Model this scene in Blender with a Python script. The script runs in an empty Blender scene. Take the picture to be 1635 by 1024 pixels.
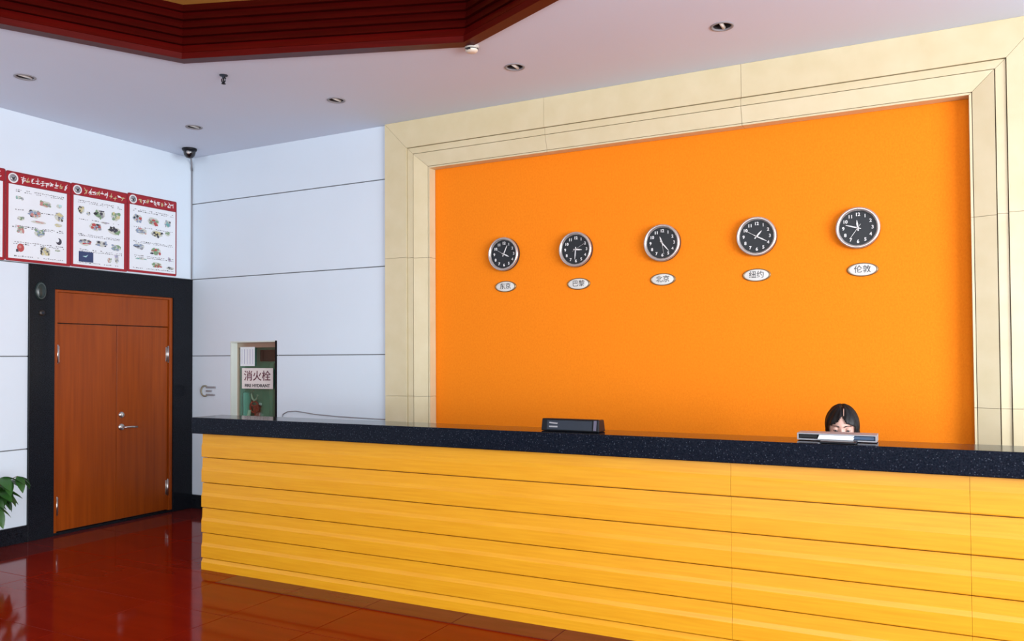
import bpy, bmesh, math, random
from mathutils import Vector, Matrix
random.seed(7)
S = bpy.context.scene
COL = S.collection
PI = math.pi
H = 3.537                      # ceiling height

# ---------------------------------------------------------------- camera
F_PX, YAW, PITCH, ROLL = 1285.9, -0.4808, 0.0215, -0.0056
cam_d = bpy.data.cameras.new('camera'); cam = bpy.data.objects.new('camera', cam_d); COL.objects.link(cam)
fw = Vector((math.sin(YAW)*math.cos(PITCH), math.cos(YAW)*math.cos(PITCH), math.sin(PITCH)))
rt = Vector((math.cos(YAW), -math.sin(YAW), 0)); up = rt.cross(fw)
r2 = rt*math.cos(ROLL) + up*math.sin(ROLL); u2 = -rt*math.sin(ROLL) + up*math.cos(ROLL)
M = Matrix(((r2.x, u2.x, -fw.x, 6.6399), (r2.y, u2.y, -fw.y, -5.7198), (r2.z, u2.z, -fw.z, 1.5), (0, 0, 0, 1)))
cam.matrix_world = M
cam_d.sensor_width = 36; cam_d.lens = F_PX/1635*36; cam_d.shift_y = 30.6/1635; cam_d.clip_start = .05
S.camera = cam

# ---------------------------------------------------------------- world, lights, exposure
S.view_settings.view_transform = 'Standard'; S.view_settings.look = 'None'
S.view_settings.gamma = 1; S.view_settings.use_curve_mapping = False
S.view_settings.exposure = 0.0
W = bpy.data.worlds.new('daylight'); S.world = W; W.use_nodes = True
bg = W.node_tree.nodes['Background']; bg.inputs[0].default_value = (.72, .86, 1, 1); bg.inputs[1].default_value = .6

def area(name, loc, rot, sx, sy, power, col):
    d = bpy.data.lights.new(name, 'AREA'); d.shape = 'RECTANGLE'; d.size = sx; d.size_y = sy
    d.energy = power; d.color = col
    o = bpy.data.objects.new(name, d); COL.objects.link(o); o.location = loc; o.rotation_euler = rot
    return o
# daylight entering through the glazed openings of the right wall and of the front wall
area('daylight_right', (12.02, -5.2, 1.55), (0, PI/2, 0), 2.7, 5.8, 860, (.93, .97, 1.0))
area('daylight_front', (6.2, -9.22, 1.95), (PI/2, 0, 0), 6.6, 2.7, 320, (.95, .98, 1.0))

# ---------------------------------------------------------------- materials
def lin(c):
    return tuple(((v/255+.055)/1.055)**2.4 if v/255 > .04045 else v/255/12.92 for v in c)
def mat(name, c, rough=.5, metal=0, spec=.5, c2=None, scale=(5, 5, 5), detail=4, amt=.5, bump=0, bscale=None, ior=1.5, rvar=0, coat=0, trans=0, emit=0):
    m = bpy.data.materials.new(name); m.use_nodes = True
    nt = m.node_tree; b = nt.nodes['Principled BSDF']
    b.inputs['Base Color'].default_value = (*c, 1); b.inputs['Roughness'].default_value = rough
    b.inputs['Metallic'].default_value = metal; b.inputs['Specular IOR Level'].default_value = spec
    b.inputs['IOR'].default_value = ior; b.inputs['Coat Weight'].default_value = coat
    b.inputs['Transmission Weight'].default_value = trans
    tc = nt.nodes.new('ShaderNodeTexCoord'); mp = nt.nodes.new('ShaderNodeMapping')
    mp.inputs['Scale'].default_value = scale; nt.links.new(tc.outputs['Object'], mp.inputs['Vector'])
    n = nt.nodes.new('ShaderNodeTexNoise'); n.inputs['Scale'].default_value = 1; n.inputs['Detail'].default_value = detail
    nt.links.new(mp.outputs[0], n.inputs['Vector'])
    if c2 is None: c2 = tuple(v*.94 for v in c)
    r = nt.nodes.new('ShaderNodeValToRGB')
    r.color_ramp.elements[0].position = .5-amt/2; r.color_ramp.elements[1].position = .5+amt/2
    r.color_ramp.elements[0].color = (*c, 1); r.color_ramp.elements[1].color = (*c2, 1)
    nt.links.new(n.outputs[0], r.inputs[0]); nt.links.new(r.outputs[0], b.inputs['Base Color'])
    if bump:
        n2 = n
        if bscale:
            mp2 = nt.nodes.new('ShaderNodeMapping'); mp2.inputs['Scale'].default_value = bscale
            nt.links.new(tc.outputs['Object'], mp2.inputs['Vector'])
            n2 = nt.nodes.new('ShaderNodeTexNoise'); n2.inputs['Scale'].default_value = 1; n2.inputs['Detail'].default_value = 3
            nt.links.new(mp2.outputs[0], n2.inputs['Vector'])
        bp = nt.nodes.new('ShaderNodeBump'); bp.inputs['Strength'].default_value = bump; bp.inputs['Distance'].default_value = .01
        nt.links.new(n2.outputs[0], bp.inputs['Height']); nt.links.new(bp.outputs[0], b.inputs['Normal'])
    return m

M_wall = mat('white_wall_panel', (.70, .79, .87), .35, c2=(.67, .76, .84), scale=(1.3, 1.3, 1.3))
M_back = mat('wall_backing', (.18, .19, .20), .9)
M_ceil = mat('ceiling_paint', (.69, .765, .885), .8, c2=(.665, .74, .86), scale=(.8, .8, .8))
M_cream = mat('cream_marble', (.70, .615, .40), .32, c2=(.64, .55, .33), scale=(6, 6, 6), detail=8)
M_orange = mat('orange_fabric', (.95, .26, .008), .85, c2=(.88, .215, .005), scale=(90, 90, 60), bump=.25, bscale=(260, 260, 200), spec=.2)
M_yellow = mat('yellow_wood', (.74, .355, .014), .36, c2=(.65, .275, .006), scale=(3, 8, 80), detail=8, spec=.35)
M_carc = mat('counter_core', (.25, .12, .02), .7)
M_black = mat('black_granite', (.004, .005, .007), .10, spec=.10, c2=(.016, .018, .024), scale=(160, 160, 160), amt=.25)
M_floorb = mat('floor_grout', (.30, .13, .10), .6)
M_floor = mat('red_tile', (.235, .011, .0012), .075, spec=.08, c2=(.18, .007, .001), scale=(1.5, 9, 1), detail=6, ior=1.5)
M_floor2 = mat('border_tile', (.16, .022, .018), .08, spec=.12, c2=(.12, .015, .012), scale=(3, 14, 1), detail=6, ior=1.5)
M_door = mat('orange_brown_veneer', (.33, .062, .003), .35, spec=.3, c2=(.20, .032, .002), scale=(30, 30, 1.3), detail=6, amt=.6)
M_redw = mat('dark_red_wood', (.060, .0018, .0016), .4, spec=.12, c2=(.034, .0012, .001), scale=(3, 3, 40), detail=5)
M_redw2 = mat('red_wood_moulding', (.095, .0022, .002), .35, spec=.15, c2=(.055, .0016, .0015), scale=(3, 3, 40), detail=5)
M_gold = mat('gold_panel', (.55, .28, .05), .5)
M_chrome = mat('brushed_chrome', (.62, .60, .58), .28, metal=1)
M_silver = mat('silver_rim', (.62, .58, .55), .25, metal=.7)
M_dark = mat('black_plastic', (.008, .009, .012), .35, spec=.18)
M_dark2 = mat('charcoal_plastic', (.025, .032, .045), .4, spec=.2)
M_white = mat('white_print', (.85, .85, .85), .6)
M_grey = mat('grey_plastic', (.30, .30, .32), .45)
M_face = mat('clock_face', (.008, .012, .016), .5)
M_red = mat('red_print', (.34, .005, .014), .4)
M_dred = mat('dark_red_print', (.20, .010, .02), .5)
M_paper = mat('printed_paper', (.80, .84, .88), .6)
M_ink = mat('ink', (.03, .03, .035), .6)
M_inkg = mat('grey_ink', (.30, .30, .32), .6)
M_plaque = mat('plaque_enamel', (.72, .72, .68), .4)
M_brass = mat('bronze_edge', (.30, .20, .09), .4, metal=.6)
M_alu = mat('champagne_aluminium', (.45, .36, .28), .35, metal=.6)
M_niche = mat('niche_paint', (.70, .76, .70), .5)
M_green = mat('green_cabinet', (.20, .42, .34), .5, c2=(.13, .30, .25), scale=(6, 6, 6))
M_valve = mat('valve_red', (.5, .03, .02), .35)
M_hose = mat('canvas_hose', (.60, .62, .55), .8)
M_leaf = mat('leaf_green', (.018, .075, .012), .4, c2=(.035, .12, .02), scale=(9, 9, 9))
M_stem = mat('stem_bark', (.12, .08, .04), .8)
M_pot = mat('glazed_pot', (.55, .53, .48), .3)
M_soil = mat('soil', (.03, .02, .012), .95, scale=(60, 60, 60), bump=.6)
M_skin = mat('skin', (.80, .50, .40), .5, c2=(.76, .45, .35), scale=(18, 18, 18))
M_hair = mat('black_hair', (.008, .007, .008), .38, c2=(.018, .014, .014), scale=(120, 120, 6), bump=.3)
M_cloth = mat('navy_uniform', (.02, .025, .05), .8)
M_lip = mat('lip', (.45, .12, .10), .45)
M_eye = mat('eye_white', (.55, .52, .50), .25)
M_lamp = mat('lamp_glass', (.75, .77, .72), .3)
M_lens = mat('dome_dark', (.006, .006, .008), .06, ior=1.6)
def glass(name, col):
    m = bpy.data.materials.new(name); m.use_nodes = True; nt = m.node_tree
    nt.nodes.remove(nt.nodes['Principled BSDF'])
    o = nt.nodes['Material Output']
    t = nt.nodes.new('ShaderNodeBsdfTransparent'); t.inputs[0].default_value = (*col, 1)
    g = nt.nodes.new('ShaderNodeBsdfGlossy'); g.inputs['Roughness'].default_value = .02
    x = nt.nodes.new('ShaderNodeMixShader')
    x.inputs[0].default_value = .09; nt.links.new(t.outputs[0], x.inputs[1]); nt.links.new(g.outputs[0], x.inputs[2])
    nt.links.new(x.outputs[0], o.inputs[0]); return m
M_glass = glass('door_glass', (.80, .93, .87))

M_gran = mat('speckled_granite', (.003, .005, .010), .10, spec=.07, c2=(.009, .012, .020), scale=(160, 160, 160), amt=.25)
# speckles of the granite
nt = M_gran.node_tree; b_ = nt.nodes['Principled BSDF']
tc_ = nt.nodes.new('ShaderNodeTexCoord'); vo = nt.nodes.new('ShaderNodeTexVoronoi'); vo.inputs['Scale'].default_value = 75
nt.links.new(tc_.outputs['Object'], vo.inputs['Vector'])
rp = nt.nodes.new('ShaderNodeValToRGB'); rp.color_ramp.elements[0].position = .10; rp.color_ramp.elements[0].color = (.34, .40, .52, 1)
rp.color_ramp.elements[1].position = .24; rp.color_ramp.elements[1].color = (0, 0, 0, 1)
nt.links.new(vo.outputs['Distance'], rp.inputs[0])
ad = nt.nodes.new('ShaderNodeMix'); ad.data_type = 'RGBA'; ad.blend_type = 'ADD'; ad.inputs[0].default_value = .13
src = b_.inputs['Base Color'].links[0].from_socket
nt.links.new(src, ad.inputs[6]); nt.links.new(rp.outputs[0], ad.inputs[7]); nt.links.new(ad.outputs[2], b_.inputs['Base Color'])

# ---------------------------------------------------------------- mesh helpers
class MB:
    """collects shapes, then links them as one mesh object"""
    def __init__(s): s.bm = bmesh.new(); s.mats = []
    def mi(s, m):
        if m is None: return 0
        if m not in s.mats: s.mats.append(m)
        return s.mats.index(m)
    def faces(s, vs, fs, m=None, smooth=False):
        k = s.mi(m); v = [s.bm.verts.new(p) for p in vs]; out = []
        for f in fs:
            try: q = s.bm.faces.new([v[i] for i in f])
            except ValueError: continue
            q.material_index = k; q.smooth = smooth; out.append(q)
        return v, out
    def hexa(s, p, m=None, bev=0):
        """p: 8 points, bottom ring of 4 then top ring of 4"""
        v, f = s.faces(p, [(0, 3, 2, 1), (4, 5, 6, 7), (0, 1, 5, 4), (1, 2, 6, 5), (2, 3, 7, 6), (3, 0, 4, 7)], m)
        bmesh.ops.recalc_face_normals(s.bm, faces=f)
        if bev:
            es = list({e for q in f for e in q.edges})
            r = bmesh.ops.bevel(s.bm, geom=es, offset=bev, segments=2, affect='EDGES', profile=.5)
            k = s.mi(m)
            for q in r['faces']: q.material_index = k
        return s
    def box(s, a, b, m=None, bev=0):
        x0, y0, z0 = [min(a[i], b[i]) for i in range(3)]; x1, y1, z1 = [max(a[i], b[i]) for i in range(3)]
        return s.hexa([(x0, y0, z0), (x1, y0, z0), (x1, y1, z0), (x0, y1, z0), (x0, y0, z1), (x1, y0, z1), (x1, y1, z1), (x0, y1, z1)], m, bev)
    def prism(s, poly, fn, d0, d1, m=None, smooth=False):
        """poly of (u,v), fn(u,v,d) -> xyz, from depth d0 to d1"""
        n = len(poly)
        v, f = s.faces([fn(u, w, d0) for u, w in poly]+[fn(u, w, d1) for u, w in poly],
                       [tuple(range(n))[::-1], tuple(range(n, 2*n))]+[(i, (i+1) % n, n+(i+1) % n, n+i) for i in range(n)], m, False)
        bmesh.ops.recalc_face_normals(s.bm, faces=f)
        return s
    def lathe(s, prof, fn, n=32, m=None, smooth=True):
        """prof of (r,d); fn(a,b,d) -> xyz with a,b across the axis"""
        vs = []; fs = []; k = len(prof)
        for i in range(n):
            t = 2*PI*i/n
            for r, d in prof: vs.append(fn(max(r, 1e-5)*math.cos(t), max(r, 1e-5)*math.sin(t), d))
        for i in range(n):
            j = (i+1) % n
            for q in range(k-1): fs.append((i*k+q, j*k+q, j*k+q+1, i*k+q+1))
        v, f = s.faces(vs, fs, m, smooth)
        bmesh.ops.remove_doubles(s.bm, verts=v, dist=3e-5)
        f = [q for q in f if q.is_valid]
        bmesh.ops.recalc_face_normals(s.bm, faces=f)
        return s
    def tube(s, pts, r, n=8, m=None, r1=None):
        pts = [Vector(p) for p in pts]; vs = []; fs = []; k = len(pts)
        for i, p in enumerate(pts):
            t = (pts[min(i+1, k-1)]-pts[max(i-1, 0)]).normalized()
            a = t.cross(Vector((0, 0, 1)) if abs(t.z) < .9 else Vector((1, 0, 0))).normalized(); b = t.cross(a)
            rr = r if r1 is None else r+(r1-r)*i/(k-1)
            for j in range(n): q = 2*PI*j/n; vs.append(p+a*rr*math.cos(q)+b*rr*math.sin(q))
        for i in range(k-1):
            for j in range(n): fs.append((i*n+j, i*n+(j+1) % n, (i+1)*n+(j+1) % n, (i+1)*n+j))
        fs += [tuple(range(n))[::-1], tuple(range((k-1)*n, k*n))]
        v, f = s.faces(vs, fs, m, True)
        bmesh.ops.recalc_face_normals(s.bm, faces=f)
        return s
    def build(s, name, m=None, parent=None, origin=(0, 0, 0)):
        if parent is not None:
            origin = parent.get('_o', (0, 0, 0))
        o_ = Vector(origin)
        for v in s.bm.verts: v.co -= o_
        me = bpy.data.meshes.new(name); s.bm.to_mesh(me); s.bm.free()
        for q in (s.mats if s.mats else [m]): me.materials.append(q)
        o = bpy.data.objects.new(name, me); COL.objects.link(o)
        o['_o'] = tuple(o_)
        if parent is not None: o.parent = parent
        else: o.location = o_
        return o
def tag(o, label=None, cat=None, group=None, kind=None):
    if label: o['label'] = label
    if cat: o['category'] = cat
    if group: o['group'] = group
    if kind: o['kind'] = kind
    return o
def empty(name, loc, label=None, cat=None, group=None, kind=None):
    o = bpy.data.objects.new(name, None); COL.objects.link(o); o.location = loc; o.empty_display_size = .1
    o['_o'] = tuple(loc); return tag(o, label, cat, group, kind)
def dup(root, delta):
    r = root.copy(); COL.objects.link(r); r.location = root.location+Vector(delta)
    for ch in list(root.children):
        c = ch.copy(); COL.objects.link(c); c.parent = r
        for g in list(ch.children):
            d = g.copy(); COL.objects.link(d); d.parent = c
    return r
UP = lambda cx, cy: (lambda a, b, d: (cx+a, cy+b, d))                 # axis +z
BK = lambda cx, cz: (lambda a, b, d: (cx+a, d, cz+b))                 # on the back wall, depth along y
LF = lambda cy, cz: (lambda a, b, d: (d, cy+a, cz+b))                 # on the left wall, depth along x
def text(body, size, m, name, parent, loc, rot, ext=.0008, sx=1, bold=0):
    c = bpy.data.curves.new(name, 'FONT'); c.body = body; c.size = size; c.align_x = 'CENTER'; c.align_y = 'CENTER'
    c.extrude = ext; c.offset = bold; c.resolution_u = 3
    t = bpy.data.objects.new(name+'_tmp', c); COL.objects.link(t)
    dg = bpy.context.evaluated_depsgraph_get(); dg.update()
    me = bpy.data.meshes.new_from_object(t.evaluated_get(dg)); COL.objects.unlink(t); bpy.data.objects.remove(t)
    me.transform(Matrix.Diagonal((sx, 1, 1, 1)))
    R = Matrix.Translation(Vector(loc)-Vector(parent['_o'])) @ Matrix.Rotation(rot[2], 4, 'Z') @ Matrix.Rotation(rot[0], 4, 'X')
    me.transform(R); me.materials.clear(); me.materials.append(m); me.name = name
    o = bpy.data.objects.new(name, me); COL.objects.link(o); o.parent = parent; o['_o'] = parent['_o']
    return o
RB = (PI/2, 0, 0); RL = (PI/2, 0, PI/2)

# ================================================================ SETTING
XR, YF = 12.0, -9.2
# ---- floor: base slab and tiles
b = MB(); b.box((-.1, YF, -.08), (XR, .02, -.006)); floor = tag(b.build('floor', M_floorb), kind='structure')
def tile(x0, x1, y0, y1, m):
    g = .0022; t = MB(); t.box((x0+g, y0+g, -.008), (x1-g, y1-g, 0), bev=.0008); t.build('tile', m, floor)
BX, BY, P = .49, -1.83, .62
xs = [0, .49]+[.49+P*k for k in range(1, 19)]
xs = [x for x in xs if x < XR-.1]+[XR]
ys = [-2.31-P*k for k in range(0, 9)]
for i in range(len(xs)-1):
    for j in range(len(ys)-1): tile(xs[i], xs[i+1], ys[j+1], ys[j], M_floor2 if i == 0 else M_floor)
    if xs[i] >= 1.9:
        tile(xs[i], xs[i+1], -2.31, BY, M_floor); tile(xs[i], xs[i+1], BY, -1.60, M_floor2)
    else:
        tile(xs[i], xs[i+1], -2.31, -1.69, M_floor2 if i == 0 else M_floor)
        tile(xs[i], xs[i+1], -1.69, -1.07, M_floor2 if i == 0 else M_floor); tile(xs[i], xs[i+1], -1.07, -.45, M_floor2 if i == 0 else M_floor)
        tile(xs[i], xs[i+1], -.45, 0, M_floor2)
b = MB(); b.box((2.0, -1.6, -.006), (XR, .0, 0)); b.build('floor_behind_counter', M_floor2, floor)
b = MB(); b.box((0, YF, -.006), (XR, ys[-1], 0)); b.build('floor_field', M_floor, floor)

# ---- ceiling coffer outline
A = Vector((2.158, -1.938)); B = Vector((4.003, -1.275)); L = 1.96
e0 = Vector((.4665, .8845)); e2 = Vector((.910, -.4136)).normalized(); e1 = (B-A).normalized(); e3 = Vector((.342, -.940)).normalized()
OCT = [A-e0*L, A, B, B+e2*L]
OCT.append(OCT[3]+e3*L); OCT.append(OCT[4]-e0*L); OCT.append(OCT[5]-e1*(B-A).length); OCT.append(OCT[6]-e2*L)
LIGHTS = [(.875, -2.231), (.916, -.767), (2.495, -.753), (4.07, -.728), (5.518, -.738)]
bm = bmesh.new()
def loop(pts):
    v = [bm.verts.new((p[0], p[1], H)) for p in pts]
    for i in range(len(v)): bm.edges.new((v[i], v[(i+1) % len(v)]))
loop([(-.1, YF-.1), (XR+.1, YF-.1), (XR+.1, .12), (-.1, .12)]); loop(OCT)
for x, y in LIGHTS: loop([(x+.058*math.cos(2*PI*i/20), y+.058*math.sin(2*PI*i/20)) for i in range(20)])
bmesh.ops.triangle_fill(bm, use_beauty=True, use_dissolve=False, edges=bm.edges[:])
bmesh.ops.recalc_face_normals(bm, faces=bm.faces[:])
mb = MB(); mb.bm.free(); mb.bm = bm
ceiling = tag(mb.build('ceiling', M_ceil), kind='structure')
# ---- coffer: stepped rows of red boards around a gold panel
coffer = empty('trim_2', (3.9, -3.8, H), kind='structure')
def off(i, d):
    p, q, r = OCT[i-1], OCT[i], OCT[(i+1) % 8]
    a = (q-p).normalized(); c = (r-q).normalized()
    na = Vector((a.y, -a.x)); nc = Vector((c.y, -c.x)); bis = (na+nc).normalized()
    return q+bis*(d/bis.dot(na))
ROWS = [(H-.014, H+.028, .034, .034, M_redw2), (H+.030, H+.085, .034, .012, M_redw2)]
z = H+.085
for k in range(5):
    ROWS.append((z+.005, z+.058, .026-.003*k, .004-.003*k, M_redw)); z += .058
ZC = z
for i in range(8):
    j = (i+1) % 8
    for z0, z1, d0, d1, m in ROWS:
        t = MB()
        p = [off(i, -.05), off(j, -.05), off(j, d0), off(i, d0)]; q = [off(i, -.05), off(j, -.05), off(j, d1), off(i, d1)]
        t.hexa([(v.x, v.y, z0) for v in p]+[(v.x, v.y, z1) for v in q]); t.build('board', m, coffer)
t = MB(); t.prism([(v.x, v.y) for v in [off(i, -.08) for i in range(8)]], lambda u, v, d: (u, v, d), ZC, ZC+.02)
t.build('coffer_panel', M_gold, coffer)
t = MB()
for i in range(8):
    j = (i+1) % 8; p = [off(i, -.08), off(j, -.08), off(j, -.05), off(i, -.05)]
    t.hexa([(v.x, v.y, H+.001) for v in p]+[(v.x, v.y, ZC) for v in p])
t.build('coffer_backing', M_carc, coffer)

# ---- left wall
DY0, DY1, DTOP = -1.661, 0.0, 2.298       # door surround
OY0, OY1, OTOP = -1.4415, -.2311, 2.1008  # door opening
G = [.137, .7628, 1.5276, 2.3001, 3.0651, H]
b = MB(); b.box((-.25, YF, 0), (-.014, OY0-.03, H)); b.box((-.25, OY1+.03, 0), (-.014, .12, H)); b.box((-.25, OY0-.03, OTOP+.03), (-.014, OY1+.03, H)); b.box((-.3, OY0-.1, 0), (-.24, OY1+.1, OTOP+.1))
wall_left = tag(b.build('wall_left', M_back), kind='structure')
def panelbox(x0, y0, z0, x1, y1, z1, parent):
    t = MB(); t.box((x0, y0, z0), (x1, y1, z1), bev=.0018); return t.build('panel', M_wall, parent)
cols = [DY0, -2.9, -4.15, -5.4, -6.65, -7.9, YF]
for r in range(5):
    z0, z1 = G[r]+.0045, G[r+1]-.0045
    if r == 4: z1 = H
    if r == 0: z0 = G[0]
    for c in range(len(cols)-1 if r < 3 else 0): panelbox(-.014, cols[c+1]+.003, z0, 0, cols[c]-(.003 if c else 0), z1, wall_left)
panelbox(-.014, -4.15+.003, G[3]+.0045, 0, -.0015, H, wall_left); panelbox(-.014, YF, G[3]+.0045, 0, -4.15-.003, H, wall_left)
b = MB(); b.box((-.014, YF, 0), (.016, DY0, .137), bev=.002); tag(b.build('baseboard_left', M_black), kind='structure')

# ---- back wall
NX0, NX1, NZ0, NZ1 = .544, 1.149, .80, 1.668     # hydrant niche
OX0, OX1, OZ1 = 2.866, 6.866, 3.116              # opening of the marble surround
b = MB()
b.box((-.014, .014, 0), (NX0-.01, .40, H)); b.box((NX1+.01, .014, 0), (2.44, .40, H)); b.box((NX0-.01, .014, 0), (NX1+.01, .40, NZ0-.01))
b.box((NX0-.01, .014, NZ1+.01), (NX1+.01, .40, H)); b.box((NX0-.05, .38, NZ0-.1), (NX1+.05, .42, NZ1+.1))
b.box((2.43, .125, 0), (7.33, .40, H)); b.box((7.31, .014, 0), (XR, .40, H))
wall_back = tag(b.build('wall_back', M_back), kind='structure')
for r in range(5):
    z0, z1 = G[r]+.0045, G[r+1]-.0045
    if r == 4: z1 = H
    if r == 0: z0 = G[0]
    t = MB(); X0, X1 = .0015, 2.4405
    if r in (1, 2):
        a0, a1 = max(z0, NZ0), min(z1, NZ1)
        t.box((X0, 0, z0), (NX0, .014, z1)); t.box((NX1, 0, z0), (X1, .014, z1))
        if a0 > z0: t.box((NX0, 0, z0), (NX1, .014, a0))
        if a1 < z1: t.box((NX0, 0, a1), (NX1, .014, z1))
    else: t.box((X0, 0, z0), (X1, .014, z1), bev=.0018)
    t.build('panel', M_wall, wall_back)
    panelbox(7.33, 0, z0, XR, .014, z1, wall_back)
t = MB(); t.box((2.6, .11, 0), (7.1, .128, 3.25)); t.build('fabric_panel', M_orange, wall_back)
b = MB(); b.box((.016, -.016, 0), (2.44, .014, .137), bev=.002); tag(b.build('baseboard_back', M_black), kind='structure')

# ---- marble surround of the orange panel
sur = empty('trim_1', (4.866, 0, 0), kind='structure')
SL, SR, ST = 1.085, 1.03, .965
def band(o0, o1, y0, y1, back, name, zs, xsplit):
    """o0 inner offset, o1 outer offset; y0 front at the inner edge, y1 at the outer edge"""
    def quad(pin, pout):
        pass
    gz = .0012
    for side, s in (('l', SL), ('r', SR)):
        xi = OX0-o0*s if side == 'l' else OX1+o0*s; xo = OX0-o1*s if side == 'l' else OX1+o1*s
        zin, zout = OZ1+o0*ST, (H-.001 if o1 > .39 else OZ1+o1*ST)
        cuts = [0]+zs
        for k in range(len(cuts)):
            z0 = cuts[k]+gz; last = k == len(cuts)-1
            zi, zo = (zin-gz, zout-gz) if last else (cuts[k+1]-gz,)*2
            t = MB(); t.hexa([(xi, y0, z0), (xo, y1, z0), (xo, back, z0), (xi, back, z0), (xi, y0, zi), (xo, y1, zo), (xo, back, zo), (xi, back, zi)])
            t.build(name, M_cream, sur)
    zi, zo = OZ1+o0*ST, (H-.001 if o1 > .39 else OZ1+o1*ST)
    xi = [OX0-o0*SL]+xsplit+[OX1+o0*SR]; xo = [OX0-o1*SL]+xsplit+[OX1+o1*SR]
    for k in range(len(xi)-1):
        t = MB(); a, c = xi[k]+gz, xi[k+1]-gz; d, e = xo[k]+gz, xo[k+1]-gz
        t.hexa([(a, y0, zi), (c, y0, zi), (c, back, zi), (a, back, zi), (d, y1, zo), (e, y1, zo), (e, back, zo), (d, back, zo)])
        t.build(name, M_cream, sur)
band(0, .013, .012, .012, .101, 'marble_lip', [1.17, 2.35], [3.97, 5.48])  # lip stops short so the dark bed shows as a painted shadow line
band(.0170, .1305, .012, -.022, .05, 'marble_slab', [1.17, 2.35], [3.97, 5.48])
band(.1365, .189, -.018, -.018, .03, 'marble_bead', [1.17, 2.355], [3.967, 5.48])
band(.1935, .402, -.030, -.030, .03, 'marble_slab', [1.17, 2.36], [3.963, 5.485])
b = MB()                                                                # mortar bed behind the grooves; also paints the shadow line round the orange panel
b.box((2.45, .022, 0), (2.85, .124, H-.001)); b.box((6.882, .022, 0), (7.28, .124, H-.001)); b.box((2.85, .022, 3.131), (6.882, .124, H-.001))
b.build('mortar_bed', mat('dark_joint_and_shadow', (.10, .05, .03), .9), sur)

# ---- right wall and front wall with their glazed openings (outside the picture)
b = MB(); b.box((XR, -2.3, 0), (XR+.2, .2, H)); b.box((XR, YF, 0), (XR+.2, -8.1, H)); b.box((XR, -8.1, 2.9), (XR+.2, -2.3, H)); b.box((XR, -8.1, 0), (XR+.2, -2.3, .2))
tag(b.build('wall_right', M_wall), kind='structure')
b = MB(); b.box((-.1, YF-.2, 0), (2.9, YF, H)); b.box((9.5, YF-.2, 0), (XR+.2, YF, H)); b.box((2.9, YF-.2, 3.3), (9.5, YF, H)); b.box((2.9, YF-.2, 0), (9.5, YF, .6))
tag(b.build('wall_front', M_wall), kind='structure')

# ---- door
door = empty('door_1', (0, -.83, 0), kind='structure')
t = MB(); t.box((-.10, DY0, 0), (.018, OY0, DTOP), bev=.002); t.build('stone_jamb', M_black, door)
t = MB(); t.box((-.10, OY1, 0), (.018, DY1-.001, DTOP), bev=.002); t.build('stone_jamb', M_black, door)
t = MB(); t.box((-.10, OY0, OTOP), (.018, OY1, DTOP), bev=.002); t.build('stone_head', M_black, door)
t = MB(); t.box((-.10, OY0, 0), (.004, OY1, .022), bev=.002); t.build('threshold', M_black, door)
DX = -.02
for a, c in ((OY0, OY0+.034), (OY1-.034, OY1)):
    t = MB(); t.box((-.10, a, .022), (.002, c, OTOP), bev=.002); t.build('door_lining', M_door, door)
t = MB(); t.box((-.10, OY0+.034, OTOP-.02), (.002, OY1-.034, OTOP), bev=.002); t.build('door_lining', M_door, door)
t = MB(); t.box((DX-.04, OY0+.036, 1.816), (DX+.004, OY1-.036, OTOP-.021), bev=.002); t.build('transom_panel', M_door, door)
MIDY = -.826
leaves = []
for a, c in ((OY0+.037, MIDY-.002), (MIDY+.002, OY1-.037)):
    t = MB(); t.box((DX-.04, a, .028), (DX, c, 1.808), bev=.002); leaves.append(t.build('door_leaf', M_door, door))
for lf, y in ((leaves[0], OY0+.042), (leaves[1], OY1-.042)):
    for zc in (1.545, .245):
        t = MB(); t.tube([(DX+.012, y, zc-.075), (DX+.012, y, zc+.075)], .009, 10)
        for q in (-.075, .075): t.lathe([(0, -.008), (.006, -.006), (.006, .006), (0, .008)], (lambda a, c, d, y=y, q=q, zc=zc: (DX+.012+a, y+c, zc+q+d)), 8)
        t.box((DX-.002, y-.02, zc-.07), (DX+.004, y+.02, zc+.07)); t.build('hinge', M_chrome, lf)
lv = leaves[1]
t = MB(); t.lathe([(0, DX+.012), (.024, DX+.012), (.03, DX+.006), (.032, DX)], LF(-.775, .872), 20)
t.tube([(DX+.01, -.775, .872), (DX+.05, -.775, .872), (DX+.056, -.765, .872), (DX+.056, -.70, .870), (DX+.052, -.645, .866)], .0095, 10); t.build('lever_handle', M_chrome, lv)
t = MB(); t.lathe([(0, DX+.014), (.020, DX+.014), (.027, DX+.008), (.030, DX)], LF(-.775, .985), 20); t.box((DX+.013, -.778, .972), (DX+.018, -.772, .998)); t.build('lock_cylinder', M_chrome, lv)

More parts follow.
